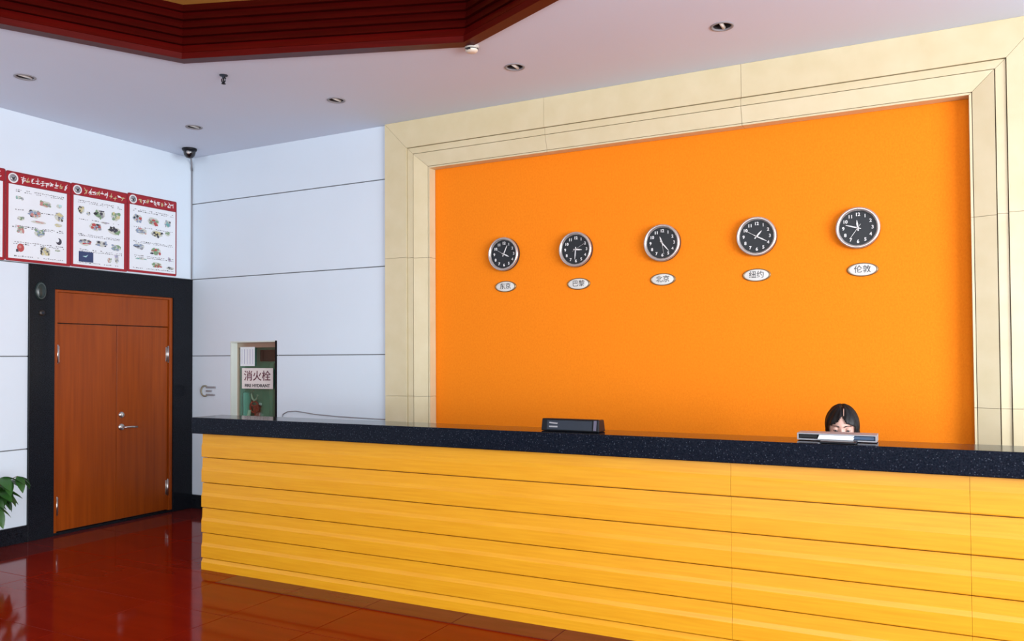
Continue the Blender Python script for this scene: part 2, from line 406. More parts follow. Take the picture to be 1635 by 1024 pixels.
# ================================================================ THINGS
# ---- reception counter
CX0, CX1, CY = 2.0, 8.1, -1.632
ctr = empty('reception_counter', (5.0, CY, 0), 'long yellow reception counter clad in horizontal lapped wooden planks', 'counter')
t = MB(); t.box((CX0+.03, CY+.03, 0), (CX1, CY+.10, .965)); t.box((CX0+.03, CY+.1, 0), (CX0+.07, -.95, .72)); t.box((CX1-.04, CY+.1, 0), (CX1, -.95, .72)); t.build('carcass', M_carc, ctr)
ZP = [0.0, .083, .262, .440, .618, .797, .966]
segs = [CX0, 5.736, 6.778, CX1]
for k in range(6):
    z0, z1 = ZP[k], ZP[k+1]
    if k == 0: prof = [(0, 0), (0, z1-.03), (.013, z1-.006), (.013, z1-.002)]
    else:
        h = z1-z0; prof = [(.002, z0+.002), (0, z0+.006), (0, z0+h*.47), (.003, z0+h*.52), (.008, z0+h*.60), (.011, z1-.002)]
    for sgm in range(3):
        x0, x1 = segs[sgm]+(.0006 if sgm else 0), segs[sgm+1]-.0006
        prof = [(u, min(v, z1-.0045)) for u, v in prof]; poly = prof+[(.034, z1-.0045), (.034, prof[0][1])]
        t = MB(); t.prism(poly, lambda u, v, d: (d, CY+u, v), x0, x1); t.build('plank', M_yellow, ctr)
for k in range(6):                                                     # the short return on the left end
    t = MB(); z0, z1 = ZP[k], ZP[k+1]
    t.box((CX0+.012, CY+.036, z0+.001), (CX0+.03, -.95, min(z1-.002, .72 if k == 4 else z1-.002)))
    if k < 4: t.build('plank', M_yellow, ctr)
    else: t.bm.free()
t = MB(); t.box((CX0+.012, CY+.036, .619), (CX0+.03, -.95, .72)); t.build('plank', M_yellow, ctr)
t = MB(); t.box((CX0+.012, CY+.10, .72), (CX1, -.93, .752), bev=.004); t.build('inner_desktop', M_door, ctr)
t = MB(); t.box((CX0+.012, CY+.10, .752), (CX1, CY+.13, .965)); t.build('upstand', M_door, ctr)
top = MB(); top.box((1.950, -1.682, .968), (CX1+.05, -1.400, 1.083), bev=.006)
tag(top.build('countertop', M_gran, None, (5.0, -1.54, .968)), 'speckled black granite countertop running along the yellow reception counter', 'countertop')

# ---- clocks and city plaques on the orange panel
YP = .11
def hand(t, cx, cz, ang, l, w, y, m=None, tail=.02):
    a = math.radians(ang); d = Vector((math.sin(a), math.cos(a))); n = Vector((d.y, -d.x))
    p = [(-tail, -w*.7), (-tail, w*.7), (l*.55, w), (l, .001), (l, -.001), (l*.55, -w)]
    t.prism([(d.x*u+n.x*v, d.y*u+n.y*v) for u, v in p], lambda u, v, q: (cx+u, q, cz+v), y, y-.002, m)
CL = [(3.541, 2.342, 115, 25, 'leftmost round wall clock with black face, above the leftmost oval plaque', 300),
      (4.179, 2.338, 95, 185, 'round wall clock second from the left on the orange panel', 60),
      (4.874, 2.340, 340, 140, 'middle round wall clock of the five on the orange panel', 170),
      (5.557, 2.338, 42, 118, 'round wall clock second from the right on the orange panel', 300),
      (6.213, 2.346, 354, 287, 'rightmost and largest looking round wall clock, above the rightmost plaque', 215)]
CITY = ['东京', '巴黎', '北京', '纽约', '伦敦']
for i, (cx, cz, hr, mn, lab, sec) in enumerate(CL):
    if i == 0:
        o = empty('wall_clock', (cx, YP, cz)); R = .138
        t = MB(); t.lathe([(0, YP), (R-.004, YP), (R, YP-.010), (R, YP-.030), (R-.006, YP-.036), (R-.021, YP-.036), (R-.021, YP-.012), (0, YP-.012)], BK(cx, cz), 48); t.build('casing', M_dark2, o)
        t = MB(); t.lathe([(R-.001, YP-.030), (R+.001, YP-.040), (R-.006, YP-.050), (R-.016, YP-.048), (R-.024, YP-.036), (R-.024, YP-.030)], BK(cx, cz), 48); t.build('bezel', M_silver, o)
        t = MB(); t.lathe([(R-.0215, YP-.022), (0, YP-.022)], BK(cx, cz), 48); t.build('dial', M_face, o)
        ref = o; base = (cx, cz)
        tx = []
        for k in range(1, 13):
            a = 2*PI*k/12
            tx.append(text(str(k), .031, M_white, 'numeral', o, (cx+.090*math.sin(a), YP-.0235, cz+.090*math.cos(a)), RB, bold=.0007))
    else:
        o = ref.copy(); COL.objects.link(o); o.location = (cx, YP, cz); o['_o'] = (cx, YP, cz)
        for ch in list(ref.children):
            if ch.name.split('.')[0] in ('hour_hand', 'minute_hand', 'second_hand', 'centre_pin'): continue
            c = ch.copy(); COL.objects.link(c); c.parent = o
    o['_o'] = (cx, YP, cz)
    tag(o, lab, 'clock', 'clocks in a row on the orange panel')
    t = MB(); hand(t, cx, cz, hr, .052, .0052, YP-.026); t.build('hour_hand', M_white, o)
    t = MB(); hand(t, cx, cz, mn, .078, .0040, YP-.029); t.build('minute_hand', M_white, o)
    t = MB(); hand(t, cx, cz, sec, .085, .0012, YP-.032, tail=.03); t.build('second_hand', M_chrome, o)
    t = MB(); t.lathe([(0, YP-.035), (.006, YP-.035), (.006, YP-.022)], BK(cx, cz), 12); t.build('centre_pin', M_chrome, o)
PL = [(3.545, 2.078, 'oval city plaque under the leftmost clock on the orange panel'),
      (4.193, 2.070, 'oval city plaque under the second clock from the left'),
      (4.871, 2.071, 'oval city plaque under the middle clock'),
      (5.550, 2.068, 'oval city plaque under the second clock from the right'),
      (6.237, 2.069, 'oval city plaque under the rightmost clock')]
for i, (cx, cz, lab) in enumerate(PL):
    o = empty('city_plaque', (cx, YP, cz), lab, 'plaque', 'city plaques under the clocks')
    ell = lambda k: (lambda a, c, d: (cx+a*k, d, cz+c*.45*(1 if k < 1.01 else 1)))
    t = MB(); t.lathe([(0, YP), (.098, YP), (.098, YP-.006), (.092, YP-.012), (.086, YP-.012), (.086, YP-.007), (0, YP-.007)], lambda a, c, d: (cx+a, d, cz+c*.47), 40); t.build('plaque_rim', M_brass, o)
    t = MB(); t.lathe([(.0865, YP-.007), (.0865, YP-.009), (.08, YP-.0105), (0, YP-.0105)], lambda a, c, d: (cx+a, d, cz+c*.46), 40); t.build('plaque_face', M_plaque, o)
    text(CITY[i], .053, M_ink, 'lettering', o, (cx, YP-.0112, cz), RB)

# ---- posters above the door
PX = 0.0
PIC = {
 1: [(.16, .80, .10, .05, 'tg'), (.22, .79, .05, .05, 'b'), (.62, .77, .20, .09, 'rg'), (.86, .77, .10, .06, 'c'), (.44, .61, .22, .12, 'br'), (.86, .62, .16, .13, 'yb'),
     (.20, .52, .12, .06, 'g'), (.50, .50, .26, .04, 'r'), (.85, .50, .14, .05, 'y'), (.20, .37, .12, .11, 'gr'), (.52, .35, .18, .11, 'gb'), (.86, .27, .13, .10, 'k'), (.20, .12, .15, .12, 'R'), (.62, .11, .18, .12, 'yk'), (.84, .14, .10, .03, 'g')],
 2: [(.14, .77, .13, .12, 'yk'), (.28, .73, .08, .06, 'b'), (.50, .75, .22, .13, 'gk'), (.82, .75, .18, .13, 'yg'), (.42, .55, .24, .12, 'Rb'), (.80, .53, .26, .12, 'gk'), (.60, .63, .16, .03, 'v'),
     (.22, .30, .24, .10, 'bR'), (.54, .31, .22, .09, 'bk'), (.84, .28, .20, .10, 'gb'), (.24, .09, .28, .15, 'N'), (.70, .08, .09, .08, 'gr'), (.85, .11, .08, .14, 'bv')],
 3: [(.16, .77, .20, .13, 'Rb'), (.50, .76, .24, .13, 'gR'), (.82, .76, .14, .12, 'tb'), (.24, .58, .24, .10, 'br'), (.58, .57, .26, .11, 'yk'), (.82, .60, .12, .08, 'g'), (.20, .34, .22, .09, 'bk'), (.56, .29, .22, .12, 'gR'),
     (.24, .15, .24, .03, 't'), (.86, .19, .07, .08, 'v'), (.58, .08, .22, .09, 'Rg'), (.88, .05, .18, .05, 'k')]}
PIC[0] = PIC[3]
PALC = dict(t=(.15, .40, .38), g=(.20, .33, .18), b=(.26, .33, .45), r=(.55, .24, .22), R=(.48, .07, .07), c=(.45, .70, .72), y=(.60, .54, .28), k=(.05, .05, .07), v=(.45, .36, .58), N=(.03, .05, .14))
PM = {k: mat('print_'+('lower_' if k.islower() else 'upper_')+k.lower(), v, .6) for k, v in PALC.items()}
M_pale = mat('print_pale', (.58, .60, .54), .6)
def poster(idx, y0, y1, z0, z1, label, red_r):
    o = empty('poster', (PX, (y0+y1)/2, z0), label, 'poster', 'red bordered posters above the door')
    w, h = y1-y0, z1-z0; P_ = lambda u, v, d: (d, y0+u, z0+v)
    rnd = random.Random(20+idx)
    # laminated sheet with softly rounded corners, very slightly bowed
    r = .014; poly = []
    for cx, cy, a0 in ((w-r, r, -90), (w-r, h-r, 0), (r, h-r, 90), (r, r, 180)):
        for q in range(4): a = math.radians(a0+30*q); poly.append((cx+r*math.cos(a), cy+r*math.sin(a)))
    t = MB(); t.prism(poly, P_, PX, PX+.008); t.build('board', M_red, o)
    bx = .020; hb = .105
    t = MB(); t.prism([(bx, .022), (w-red_r, .022), (w-red_r, h-hb), (bx, h-hb)], P_, PX+.008, PX+.0092); t.build('printed_sheet', M_paper, o)
    t = MB(); t.prism([(.006, h-.010), (w-.006, h-.010), (w-.006, h-.004), (.006, h-.004)], P_, PX+.008, PX+.009)
    t.prism([(.006, h-hb), (w-.006, h-hb), (w-.006, h-hb+.006), (.006, h-hb+.006)], P_, PX+.008, PX+.0095)
    t.prism([(w-.008, .01), (w-.002, .01), (w-.002, h-.01), (w-.008, h-.01)], P_, PX+.008, PX+.009); t.build('border_line', M_dred, o)
    # round emblem of the title bar
    ec = (.056, h-.054)
    t = MB(); t.lathe([(.041, PX+.008), (.041, PX+.0096), (.030, PX+.0096), (.030, PX+.008)], lambda a, c, d: (d, y0+ec[0]+a, z0+ec[1]+c), 24, M_white)
    t.lathe([(.0295, PX+.008), (.0295, PX+.0092), (0, PX+.0092)], lambda a, c, d: (d, y0+ec[0]+a, z0+ec[1]+c), 24, M_inkg)
    t.prism([(ec[0]-.018, ec[1]+.006), (ec[0]+.004, ec[1]-.022), (ec[0]+.020, ec[1]+.016), (ec[0]+.004, ec[1]+.004)], P_, PX+.0092, PX+.0100, M_ink)
    t.prism([(ec[0]-.02, ec[1]-.012), (ec[0]+.018, ec[1]-.002), (ec[0]+.016, ec[1]+.004), (ec[0]-.02, ec[1]-.004)], P_, PX+.0092, PX+.0098, M_white); t.build('emblem', None, o)
    # title: a brushed line of characters, white turning yellow
    t = MB(); n = 10; x0 = .115; x1 = w-.03; cw = (x1-x0)/n
    for k in range(n):
        cx = x0+cw*(k+.5); cy = h-.055; m = M_white if rnd.random() < .8 else PM['y']
        for q in range(rnd.randint(4, 6)):
            if rnd.random() < .55: a, l, th = rnd.uniform(-.15, .35), cw*rnd.uniform(.5, 1.0), .0062
            else: a, l, th = rnd.choice((1.3, 1.57, 1.0, 2.2)), rnd.uniform(.022, .044), .0058
            px, py = cx+rnd.uniform(-.3, .3)*cw*.6, cy+rnd.uniform(-.018, .018)
            d = Vector((math.cos(a), math.sin(a)))*l/2; nn = Vector((-math.sin(a), math.cos(a)))*th/2
            t.prism([(px-d.x-nn.x, py-d.y-nn.y), (px+d.x-nn.x*.5, py+d.y-nn.y*.5), (px+d.x+nn.x*.5, py+d.y+nn.y*.5), (px-d.x+nn.x, py-d.y+nn.y)], P_, PX+.008, PX+.0095+.0001*q, m)
    t.build('title_lettering', None, o)
    iw, ih = w-bx-red_r, h-hb-.022
    # rows of small captions
    t = MB()
    for rv in (.93, .905, .66, .44, .42, .22, .195, .03):
        u = .06+rnd.uniform(0, .06)
        while u < .94:
            l = rnd.uniform(.012, .035); g_ = rnd.uniform(.008, .02) if rnd.random() < .85 else .08
            yy = .022+ih*rv+rnd.uniform(-.002, .002); hh = rnd.uniform(.004, .009)
            xa, xb = bx+iw*u, bx+iw*min(u+l, .96)
            t.prism([(xa, yy), (xb, yy), (xb, yy+hh), (xa, yy+hh)], P_, PX+.0092, PX+.0097, M_inkg if rnd.random() < .75 else M_ink); u += l+g_
    tag(t.build('caption_lettering', None, o), kind='stuff')
    for (u, v, pw, ph, cs) in PIC[idx]:
        t = MB(); cx, cy = bx+iw*u, .022+ih*(v+.03); hw, hh = iw*pw/2, ih*ph/2; q = 0
        if cs == 'N':
            t.prism([(cx-hw, cy-hh), (cx+hw, cy-hh), (cx+hw, cy+hh), (cx-hw, cy+hh)], P_, PX+.0092, PX+.0098, PM['N'])
            t.prism([(cx-hw*.5, cy+hh*.1), (cx+hw*.0, cy-hh*.1), (cx+hw*.3, cy+hh*.5), (cx, cy+hh*.2)], P_, PX+.0098, PX+.0102, PM['c'])
        elif cs == 'R' or cs == 'k' and ph > .08:
            m = PM[cs]; t.prism([(cx+hw*.8*math.cos(a*PI/8), cy+hh*.95*math.sin(a*PI/8)) for a in range(16)], P_, PX+.0092, PX+.0098, m)
            if cs == 'k': t.prism([(cx-hw*.45+hw*.55*math.cos(a*PI/6), cy+hh*.3+hh*.6*math.sin(a*PI/6)) for a in range(12)], P_, PX+.0098, PX+.0101, M_paper)
            else:
                t.prism([(cx-hw*.15+hw*.35*math.cos(a*PI/5), cy+hh*.2+hh*.35*math.sin(a*PI/5)) for a in range(10)], P_, PX+.0098, PX+.0101, PM['r'])
                t.prism([(cx-hw, cy-hh), (cx-hw*.4, cy-hh), (cx-hw*.6, cy-hh*.3), (cx-hw, cy-hh*.4)], P_, PX+.0098, PX+.0101, PM['k'])
        else:
            t.prism([(cx+hw*.95*math.cos(a*PI/7)*(1+.12*(a % 2)), cy+hh*.85*math.sin(a*PI/7)*(1+.12*(a % 3))) for a in range(14)], P_, PX+.0090, PX+.0095, M_pale)
            for s_ in range(16 if pw*ph > .012 else 7):
                m = PM[rnd.choice(cs)] if rnd.random() < .75 else (M_inkg if rnd.random() < .6 else M_ink)
                px, py = cx+rnd.uniform(-.8, .8)*hw, cy+rnd.uniform(-.75, .75)*hh; sx_, sy_ = hw*rnd.uniform(.16, .46), hh*rnd.uniform(.2, .5); ph0 = rnd.random()*6
                nn = rnd.randint(4, 7)
                t.prism([(px+sx_*rnd.uniform(.6, 1.1)*math.cos(ph0+2*PI*a/nn), py+sy_*rnd.uniform(.6, 1.1)*math.sin(ph0+2*PI*a/nn)) for a in range(nn)], P_, PX+.0092, PX+.0096+.0001*s_, m)
        t.build('printed_picture', None, o)
poster(0, -2.395, -1.857, 2.306, 3.048, 'red bordered poster left of the door, cut off by the left picture edge', .022)
poster(1, -1.852, -1.297, 2.308, 3.040, 'red bordered poster with a red ball picture bottom left, above the left of the door', .040)
poster(2, -1.294, -.742, 2.312, 3.046, 'middle red bordered poster above the door with a dark blue rectangle bottom left', .036)
poster(3, -.739, -.192, 2.318, 3.058, 'red bordered poster nearest the room corner, above the right of the door', .014)

# ---- oval disc and knob on the black door surround
o = empty('alarm_sounder', (.018, -1.570, 2.075), 'dark green oval disc on the left of the black door surround', 'alarm')
t = MB(); t.lathe([(.047, .018), (.047, .026), (.040, .034), (.020, .040), (0, .041)], lambda a, c, d: (d, -1.570+a, 2.075+c*1.66), 28); t.build('dome', mat('green_black', (.015, .028, .026), .25), o)
t = MB(); t.lathe([(.040, .0335), (.042, .0345), (.038, .0355), (.036, .035)], lambda a, c, d: (d, -1.570+a, 2.075+c*1.66), 28); t.build('ring', mat('dull_green_metal', (.06, .08, .075), .4), o)
o = empty('door_buzzer', (.018, -1.556, 1.892), 'small dark brown round buzzer below the oval disc on the black surround', 'buzzer')
t = MB(); t.lathe([(.026, .018), (.026, .024), (.018, .030), (0, .032)], LF(-1.556, 1.892), 18); t.build('plate', mat('brown_black', (.022, .015, .010), .4), o)
t = MB(); t.lathe([(.010, .030), (.010, .040), (0, .044)], LF(-1.556, 1.892), 14); t.build('button', M_dark2, o)

# ---- fire hydrant cabinet
o = empty('hydrant_cabinet', ((NX0+NX1)/2, .1, NZ0), 'recessed fire hydrant cabinet with glass door in the white back wall', 'hydrant cabinet')
w_ = .012
t = MB(); t.box((NX0, 0, NZ0), (NX0+w_, .095, NZ1)); t.box((NX1-w_, .0105, NZ0), (NX1, .095, NZ1)); t.box((NX0+w_, 0, NZ1-w_), (NX1-w_, .095, NZ1)); t.box((NX0+w_, 0, NZ0), (NX1-w_, .095, NZ0+w_)); t.build('reveal', M_niche, o)
t = MB(); x0, x1, z0, z1 = NX0+w_, NX1-w_, NZ0+w_, NZ1-w_
t.box((x0, .24, z0), (x1, .252, z1)); t.box((x0-.01, .10, z0), (x0, .252, z1)); t.box((x1, .10, z0), (x1+.01, .252, z1)); t.box((x0, .10, z1), (x1, .252, z1+.01)); t.box((x0, .10, z0-.01), (x1, .252, z0)); t.build('box', M_green, o)
f = .032
t = MB(); t.box((x0, .078, z0), (x0+f*.6, .10, z1)); t.box((x1-f, .078, z0), (x1, .10, z1)); t.box((x0+f*.6, .078, z0), (x1-f, .10, z0+f))
t.box((x0+f*.6, .078, z1-.05), (x1-f, .10, z1)); dfr = t.build('door_frame', M_alu, o)
t = MB(); t.box((x0+f*.6, .088, z0+f), (x1-f, .092, z1-.05)); t.build('pane', M_glass, dfr)
t = MB(); t.box((NX1-.020, -.004, NZ0), (NX1+.003, .010, NZ1)); t.build('edge_strip', M_dark, o)
t = MB(); t.box((.600, .0745, 1.425), (.790, .0775, 1.612)); n1 = t.build('notice_sheet', M_paper, o)
t = MB()
for k in range(5): t.box((.618+.036*k, .0738, 1.445), (.625+.036*k, .0746, 1.59))
t.build('notice_lettering', mat('pale_violet_ink', (.45, .45, .60), .6), n1)
t = MB(); t.box((.622, .0725, 1.205), (1.030, .0775, 1.405), bev=.001); sg = t.build('sign_plate', mat('sign_white', (.82, .76, .74), .5), o)
text('消火栓', .105, mat('sign_ink', (.13, .03, .05), .6), 'sign_lettering', sg, (.826, .0720, 1.324), RB, bold=.0009, sx=1.12)
text('FIRE HYDRANT', .042, M_ink, 'sign_lettering', sg, (.826, .0720, 1.234), RB, bold=.0012, sx=1.15)
t = MB(); t.box((.76, .17, 1.47), (.98, .235, 1.585), bev=.01); t.build('hose_reel', M_dark, o)
t = MB(); t.box((.575, .12, .83), (.64, .19, 1.17), bev=.02); t.build('extinguisher_case', mat('teal_case', (.16, .42, .40), .4), o)
vx, vz = .70, 1.02
t = MB()
for a in range(24):
    a0, a1 = 2*PI*a/24, 2*PI*(a+1)/24
    t.tube([(vx+.055*math.cos(a0), .16, vz+.055*math.sin(a0)), (vx+.055*math.cos(a1), .16, vz+.055*math.sin(a1))], .009, 6)
for a in range(3): q = 2*PI*a/3+.5; t.tube([(vx, .16, vz), (vx+.055*math.cos(q), .16, vz+.055*math.sin(q))], .007, 6)
t.build('valve_wheel', M_valve, o)
t = MB(); t.tube([(vx, .16, vz), (vx, .235, vz)], .02, 10); t.tube([(vx, .20, vz), (vx, .20, vz-.16)], .03, 12); t.build('valve_body', M_valve, o)
t = MB(); t.tube([(.70, .15, 1.185), (.672, .15, 1.15), (.680, .15, 1.11), (.71, .15, 1.085), (.74, .15, 1.10), (.755, .15, 1.14)], .010, 8)
t.tube([(.66, .14, .99), (.645, .14, .94), (.64, .14, .88), (.65, .14, .83)], .016, 8); t.build('hose', M_hose, o)
t = MB(); t.tube([(.90, .20, .83), (.90, .20, 1.45)], .03, 12); t.build('riser_pipe', M_green, o)

# ---- ring and two bars on the white wall, thin cable
o = empty('wall_mount', (.25, 0, 1.18), 'small metal ring with two short bars on the white wall beside the hydrant cabinet', 'wall mount')
t = MB()
for a in range(17): 
    q0, q1 = math.radians(60+15*a), math.radians(60+15*(a+1))
    t.tube([(.205+.052*math.cos(q0), -.012, 1.178+.052*math.sin(q0)), (.205+.052*math.cos(q1), -.012, 1.178+.052*math.sin(q1))], .008, 6)
t.build('ring', mat('tarnished_metal', (.38, .34, .24), .4, metal=.5), o)
for zc, x1 in ((1.215, .352), (1.178, .30), (1.140, .34)):
    t = MB(); t.box((.225, -.018, zc-.009), (x1, 0, zc+.009), bev=.003); t.build('bar', M_inkg, o)
t = MB(); t.tube([(1.215, -.006, .93), (1.235, -.007, .975), (1.29, -.008, 1.000), (1.39, -.008, 1.008), (1.50, -.008, .998), (1.62, -.008, .985), (1.9, -.008, .972), (2.2, -.008, .966), (2.42, -.008, .962)], .005, 6)
tag(t.build('cable', M_grey, None, (1.8, 0, .97)), 'thin grey cable sagging along the white wall just above the countertop', 'cable')

# ---- ceiling fittings
LL = ['recessed downlight at the left picture edge, nearest the posters on the left wall', 'recessed downlight nearest the room corner, just above the dome camera',
      'recessed downlight above the white back wall, left of the marble surround', 'recessed downlight just right of and below the white smoke detector', 'recessed downlight furthest right, near the top of the picture']
for i, (x, y) in enumerate(LIGHTS):
    if i == 0:
        o = empty('downlight', (x, y, H))
        t = MB(); t.lathe([(.072, H-.0005), (.071, H-.004), (.060, H-.005), (.055, H+.003)], UP(x, y), 28); t.build('rim', mat('grey_rim', (.28, .28, .30), .5), o)
        t = MB(); t.lathe([(.0555, H+.002), (.052, H+.05), (.03, H+.085), (0, H+.09)], UP(x, y), 28); t.build('reflector', mat('dark_reflector', (.035, .033, .036), .5), o)
        t = MB(); t.tube([(x, y-.050, H+.010), (x, y+.050, H+.010)], .012, 10); t.build('lamp', M_lamp, o)
        ref = o
    else: o = dup(ref, (x-LIGHTS[0][0], y-LIGHTS[0][1], 0))
    tag(o, LL[i], 'ceiling light', 'downlights in the ceiling')
x, y = 3.999, -1.205
o = empty('smoke_detector', (x, y, H), 'round white smoke detector at the corner of the dark red coffer', 'smoke detector')
t = MB(); t.lathe([(.048, H), (.048, H-.012), (.044, H-.018)], UP(x, y), 28); t.build('base', M_pot, o)
t = MB(); t.lathe([(.040, H-.016), (.042, H-.030), (.034, H-.042), (.018, H-.046), (0, H-.046)], UP(x, y), 28); hd = t.build('head', mat('cream_plastic', (.78, .72, .60), .4), o)
t = MB(); t.lathe([(.043, H-.022), (.0435, H-.025), (.043, H-.028)], UP(x, y), 28); t.box((x-.014, y-.046, H-.036), (x+.014, y-.036, H-.026)); t.build('vent_slot', M_ink, hd)
x, y = 2.155, -1.58
o = empty('sprinkler', (x, y, H), 'small dark fire sprinkler head hanging from the ceiling below the coffer corner', 'sprinkler')
t = MB(); t.lathe([(.030, H), (.028, H-.006), (.012, H-.010), (.010, H-.022)], UP(x, y), 20); t.build('escutcheon', M_dark2, o)
t = MB()
for s_ in (-1, 1): t.tube([(x+s_*.008, y, H-.016), (x+s_*.020, y, H-.028), (x+s_*.016, y, H-.045), (x, y, H-.060)], .0045, 6)
t.tube([(x, y, H-.02), (x, y, H-.058)], .005, 8); t.build('yoke', M_dark, o)
t = MB(); t.lathe([(0, H-.060), (.014, H-.060), (.016, H-.064), (0, H-.066)], UP(x, y), 14); t.build('deflector', M_dark, o)
x, y = .285, -.275
o = empty('dome_camera', (x, y, H), 'black dome security camera under the ceiling at the room corner', 'security camera')
t = MB(); t.lathe([(.068, H), (.070, H-.010), (.062, H-.024), (.056, H-.026)], UP(x, y), 28); t.build('mount_plate', M_dark, o)
t = MB(); t.lathe([(.056, H-.024), (.056, H-.040), (.048, H-.068), (.030, H-.088), (0, H-.096)], UP(x, y), 28); dm = t.build('dome', M_lens, o)
t = MB(); t.lathe([(.016, 0), (.016, .02), (0, .02)], lambda a, c, d: (x+.028+d*.6, y-.040-d*.8, H-.046+c) if False else (x+.030+a*.8+d*.5, y-.036+a*.6-d*.8, H-.048+c), 14); t.build('lens_ring', M_silver, dm)
t = MB(); t.tube([(x-.05, y+.05, H-.012), (.10, -.10, H-.02), (.03, -.03, H-.06), (.012, -.012, H-.13)], .010, 6); t.tube([(.008, -.008, H-.12), (.008, -.008, 2.31)], .006, 6); t.build('camera_cable', M_grey, o)

# ---- things on the countertop
TZ = 1.083
bx0, bx1 = 4.672, 5.022
o = empty('card_machine', ((bx0+bx1)/2, -1.52, TZ), 'low black box with a pale label lying on the black countertop', 'machine')
t = MB(); t.hexa([(bx0, -1.60, TZ+.001), (bx1, -1.60, TZ+.001), (bx1, -1.50, TZ+.001), (bx0, -1.50, TZ+.001), (bx0+.002, -1.588, TZ+.070), (bx1-.004, -1.588, TZ+.070), (bx1-.004, -1.51, TZ+.066), (bx0+.002, -1.51, TZ+.066)], bev=.006); bd = t.build('body', M_dark, o)
fr = lambda u, v, d: (bx0+.008+u, -1.600+v*.174-d, TZ+.004+v)       # the upright front
t = MB(); t.prism([(.030, .006), (bx1-bx0-.05, .006), (bx1-bx0-.05, .056), (.030, .056)], fr, -.002, .004); t.build('front_panel', M_dark2, o)
t = MB(); t.prism([(.044, .018), (.095, .018), (.095, .026), (.044, .026)], fr, .002, .006); t.prism([(.044, .040), (.092, .036), (.096, .043), (.044, .047)], fr, .002, .006); t.build('label', M_grey, o)
t = MB(); t.prism([(bx1-bx0-.04, .006), (bx1-bx0-.024, .006), (bx1-bx0-.024, .06), (bx1-bx0-.04, .06)], fr, -.002, .005); t.build('trim_strip', mat('slate_plastic', (.10, .09, .14), .35), o)
tx0, tx1 = 6.045, 6.402
o = empty('document_tray', ((tx0+tx1)/2, -1.5, TZ), 'flat grey document tray holding white papers, on the countertop before the seated person', 'tray')
z0 = TZ+.004
t = MB(); t.box((tx0, -1.555, z0), (tx1, -1.43, z0+.006)); t.box((tx0, -1.555, z0+.028), (tx1, -1.43, z0+.033)); t.box((tx0, -1.555, z0+.006), (tx0+.006, -1.43, z0+.028)); t.box((tx1-.006, -1.555, z0+.006), (tx1, -1.43, z0+.028)); t.box((tx0+.006, -1.436, z0+.006), (tx1-.006, -1.43, z0+.028)); t.build('shell', M_grey, o)
t = MB(); t.box((tx0+.008, -1.545, z0+.008), (tx0+.093, -1.44, z0+.026), bev=.002); t.build('compartment', M_dark, o)
t = MB(); t.box((tx1-.100, -1.545, z0+.008), (tx1-.008, -1.44, z0+.025), bev=.002); t.build('compartment', mat('blue_plastic', (.02, .06, .13), .4), o)
t = MB()
for k in range(4): t.box((tx0+.096+.002*k, -1.562+.002*k, z0+.0065+.005*k), (tx1-.103+.004*(k % 2), -1.44, z0+.0115+.005*k))
t.build('paper_stack', M_paper, o)
t = MB(); t.box((tx0+.115, -1.655, TZ+.0005), (tx0+.275, -1.56, TZ+.010), bev=.003); t.box((tx0+.13, -1.56, TZ+.0005), (tx0+.26, -1.44, TZ+.004)); t.build('dark_plate', M_dark, o)  # thin dark plates under the tray and in front of it

# ---- potted plant against the left wall (mostly outside the picture)
px, py = .30, -2.33
o = empty('potted_plant', (px, py, 0), 'leafy green potted plant at the left picture edge beside the door', 'plant')
t = MB(); t.lathe([(0, .0), (.10, .0), (.115, .02), (.15, .25), (.158, .27), (.158, .285), (.145, .285), (.14, .24), (0, .24)], UP(px, py), 28); t.build('pot', M_pot, o)
t = MB(); t.lathe([(.141, .245), (.07, .252), (0, .255)], UP(px, py), 20); t.build('soil', M_soil, o)
rnd = random.Random(3)
# one pointed oval leaf along +x, folded at its midrib and drooping
LV = []; LFc = []
N = 7
for i in range(N+1):
    s_ = i/N; hw = .036*math.sin(PI*min(1, s_**.8*.98+.01))**.9+.0008
    zz = -.05*s_*s_
    LV += [(s_*.15, -hw, zz+.008*(hw/.036)), (s_*.15, 0, zz), (s_*.15, hw, zz+.008*(hw/.036))]
for i in range(N):
    k = 3*i; LFc += [(k, k+3, k+4, k+1), (k+1, k+4, k+5, k+2)]
lm = bpy.data.meshes.new('leaf'); lm.from_pydata(LV, [], LFc); lm.materials.append(M_leaf)
for p in lm.polygons: p.use_smooth = True
st = MB(); tips = []
for k in range(15):
    a = rnd.uniform(-.4, 2*PI)
    if k < 10: a = rnd.uniform(.85, 1.85)
    hgt = rnd.uniform(.36, .66); rad = rnd.uniform(.16, .36) if k < 10 else rnd.uniform(.10, .22)
    p0 = Vector((px+rnd.uniform(-.03, .03), py+rnd.uniform(-.03, .03), .24)); p2 = Vector((max(.10, px+rad*math.cos(a)), py+rad*math.sin(a), hgt)); p1 = (p0+p2)/2+Vector((0, 0, .12))-Vector((math.cos(a), math.sin(a), 0))*.04
    pts = [p0*(1-s)**2+p1*2*s*(1-s)+p2*s*s for s in [i/6 for i in range(7)]]
    st.tube(pts, .006, 6, r1=.003); tips.append((pts, a))
st.build('stem', M_stem, o)
for pts, a in tips:
    for k in range(5):
        q = pts[[6, 6, 5, 4, 6][k]]; aa = a+(-.9, .9, -1.3, 1.4, .0)[k]+rnd.uniform(-.3, .3)
        if q.x < .17 and math.cos(aa) < 0: aa = PI-aa
        lf = bpy.data.objects.new('leaf', lm); COL.objects.link(lf); lf.parent = o
        lf.location = q-Vector((px, py, 0)); sc = rnd.uniform(.75, 1.15); lf.scale = (sc, sc, sc)
        lf.rotation_euler = (rnd.uniform(-.4, .4), rnd.uniform(.1, .9), aa)

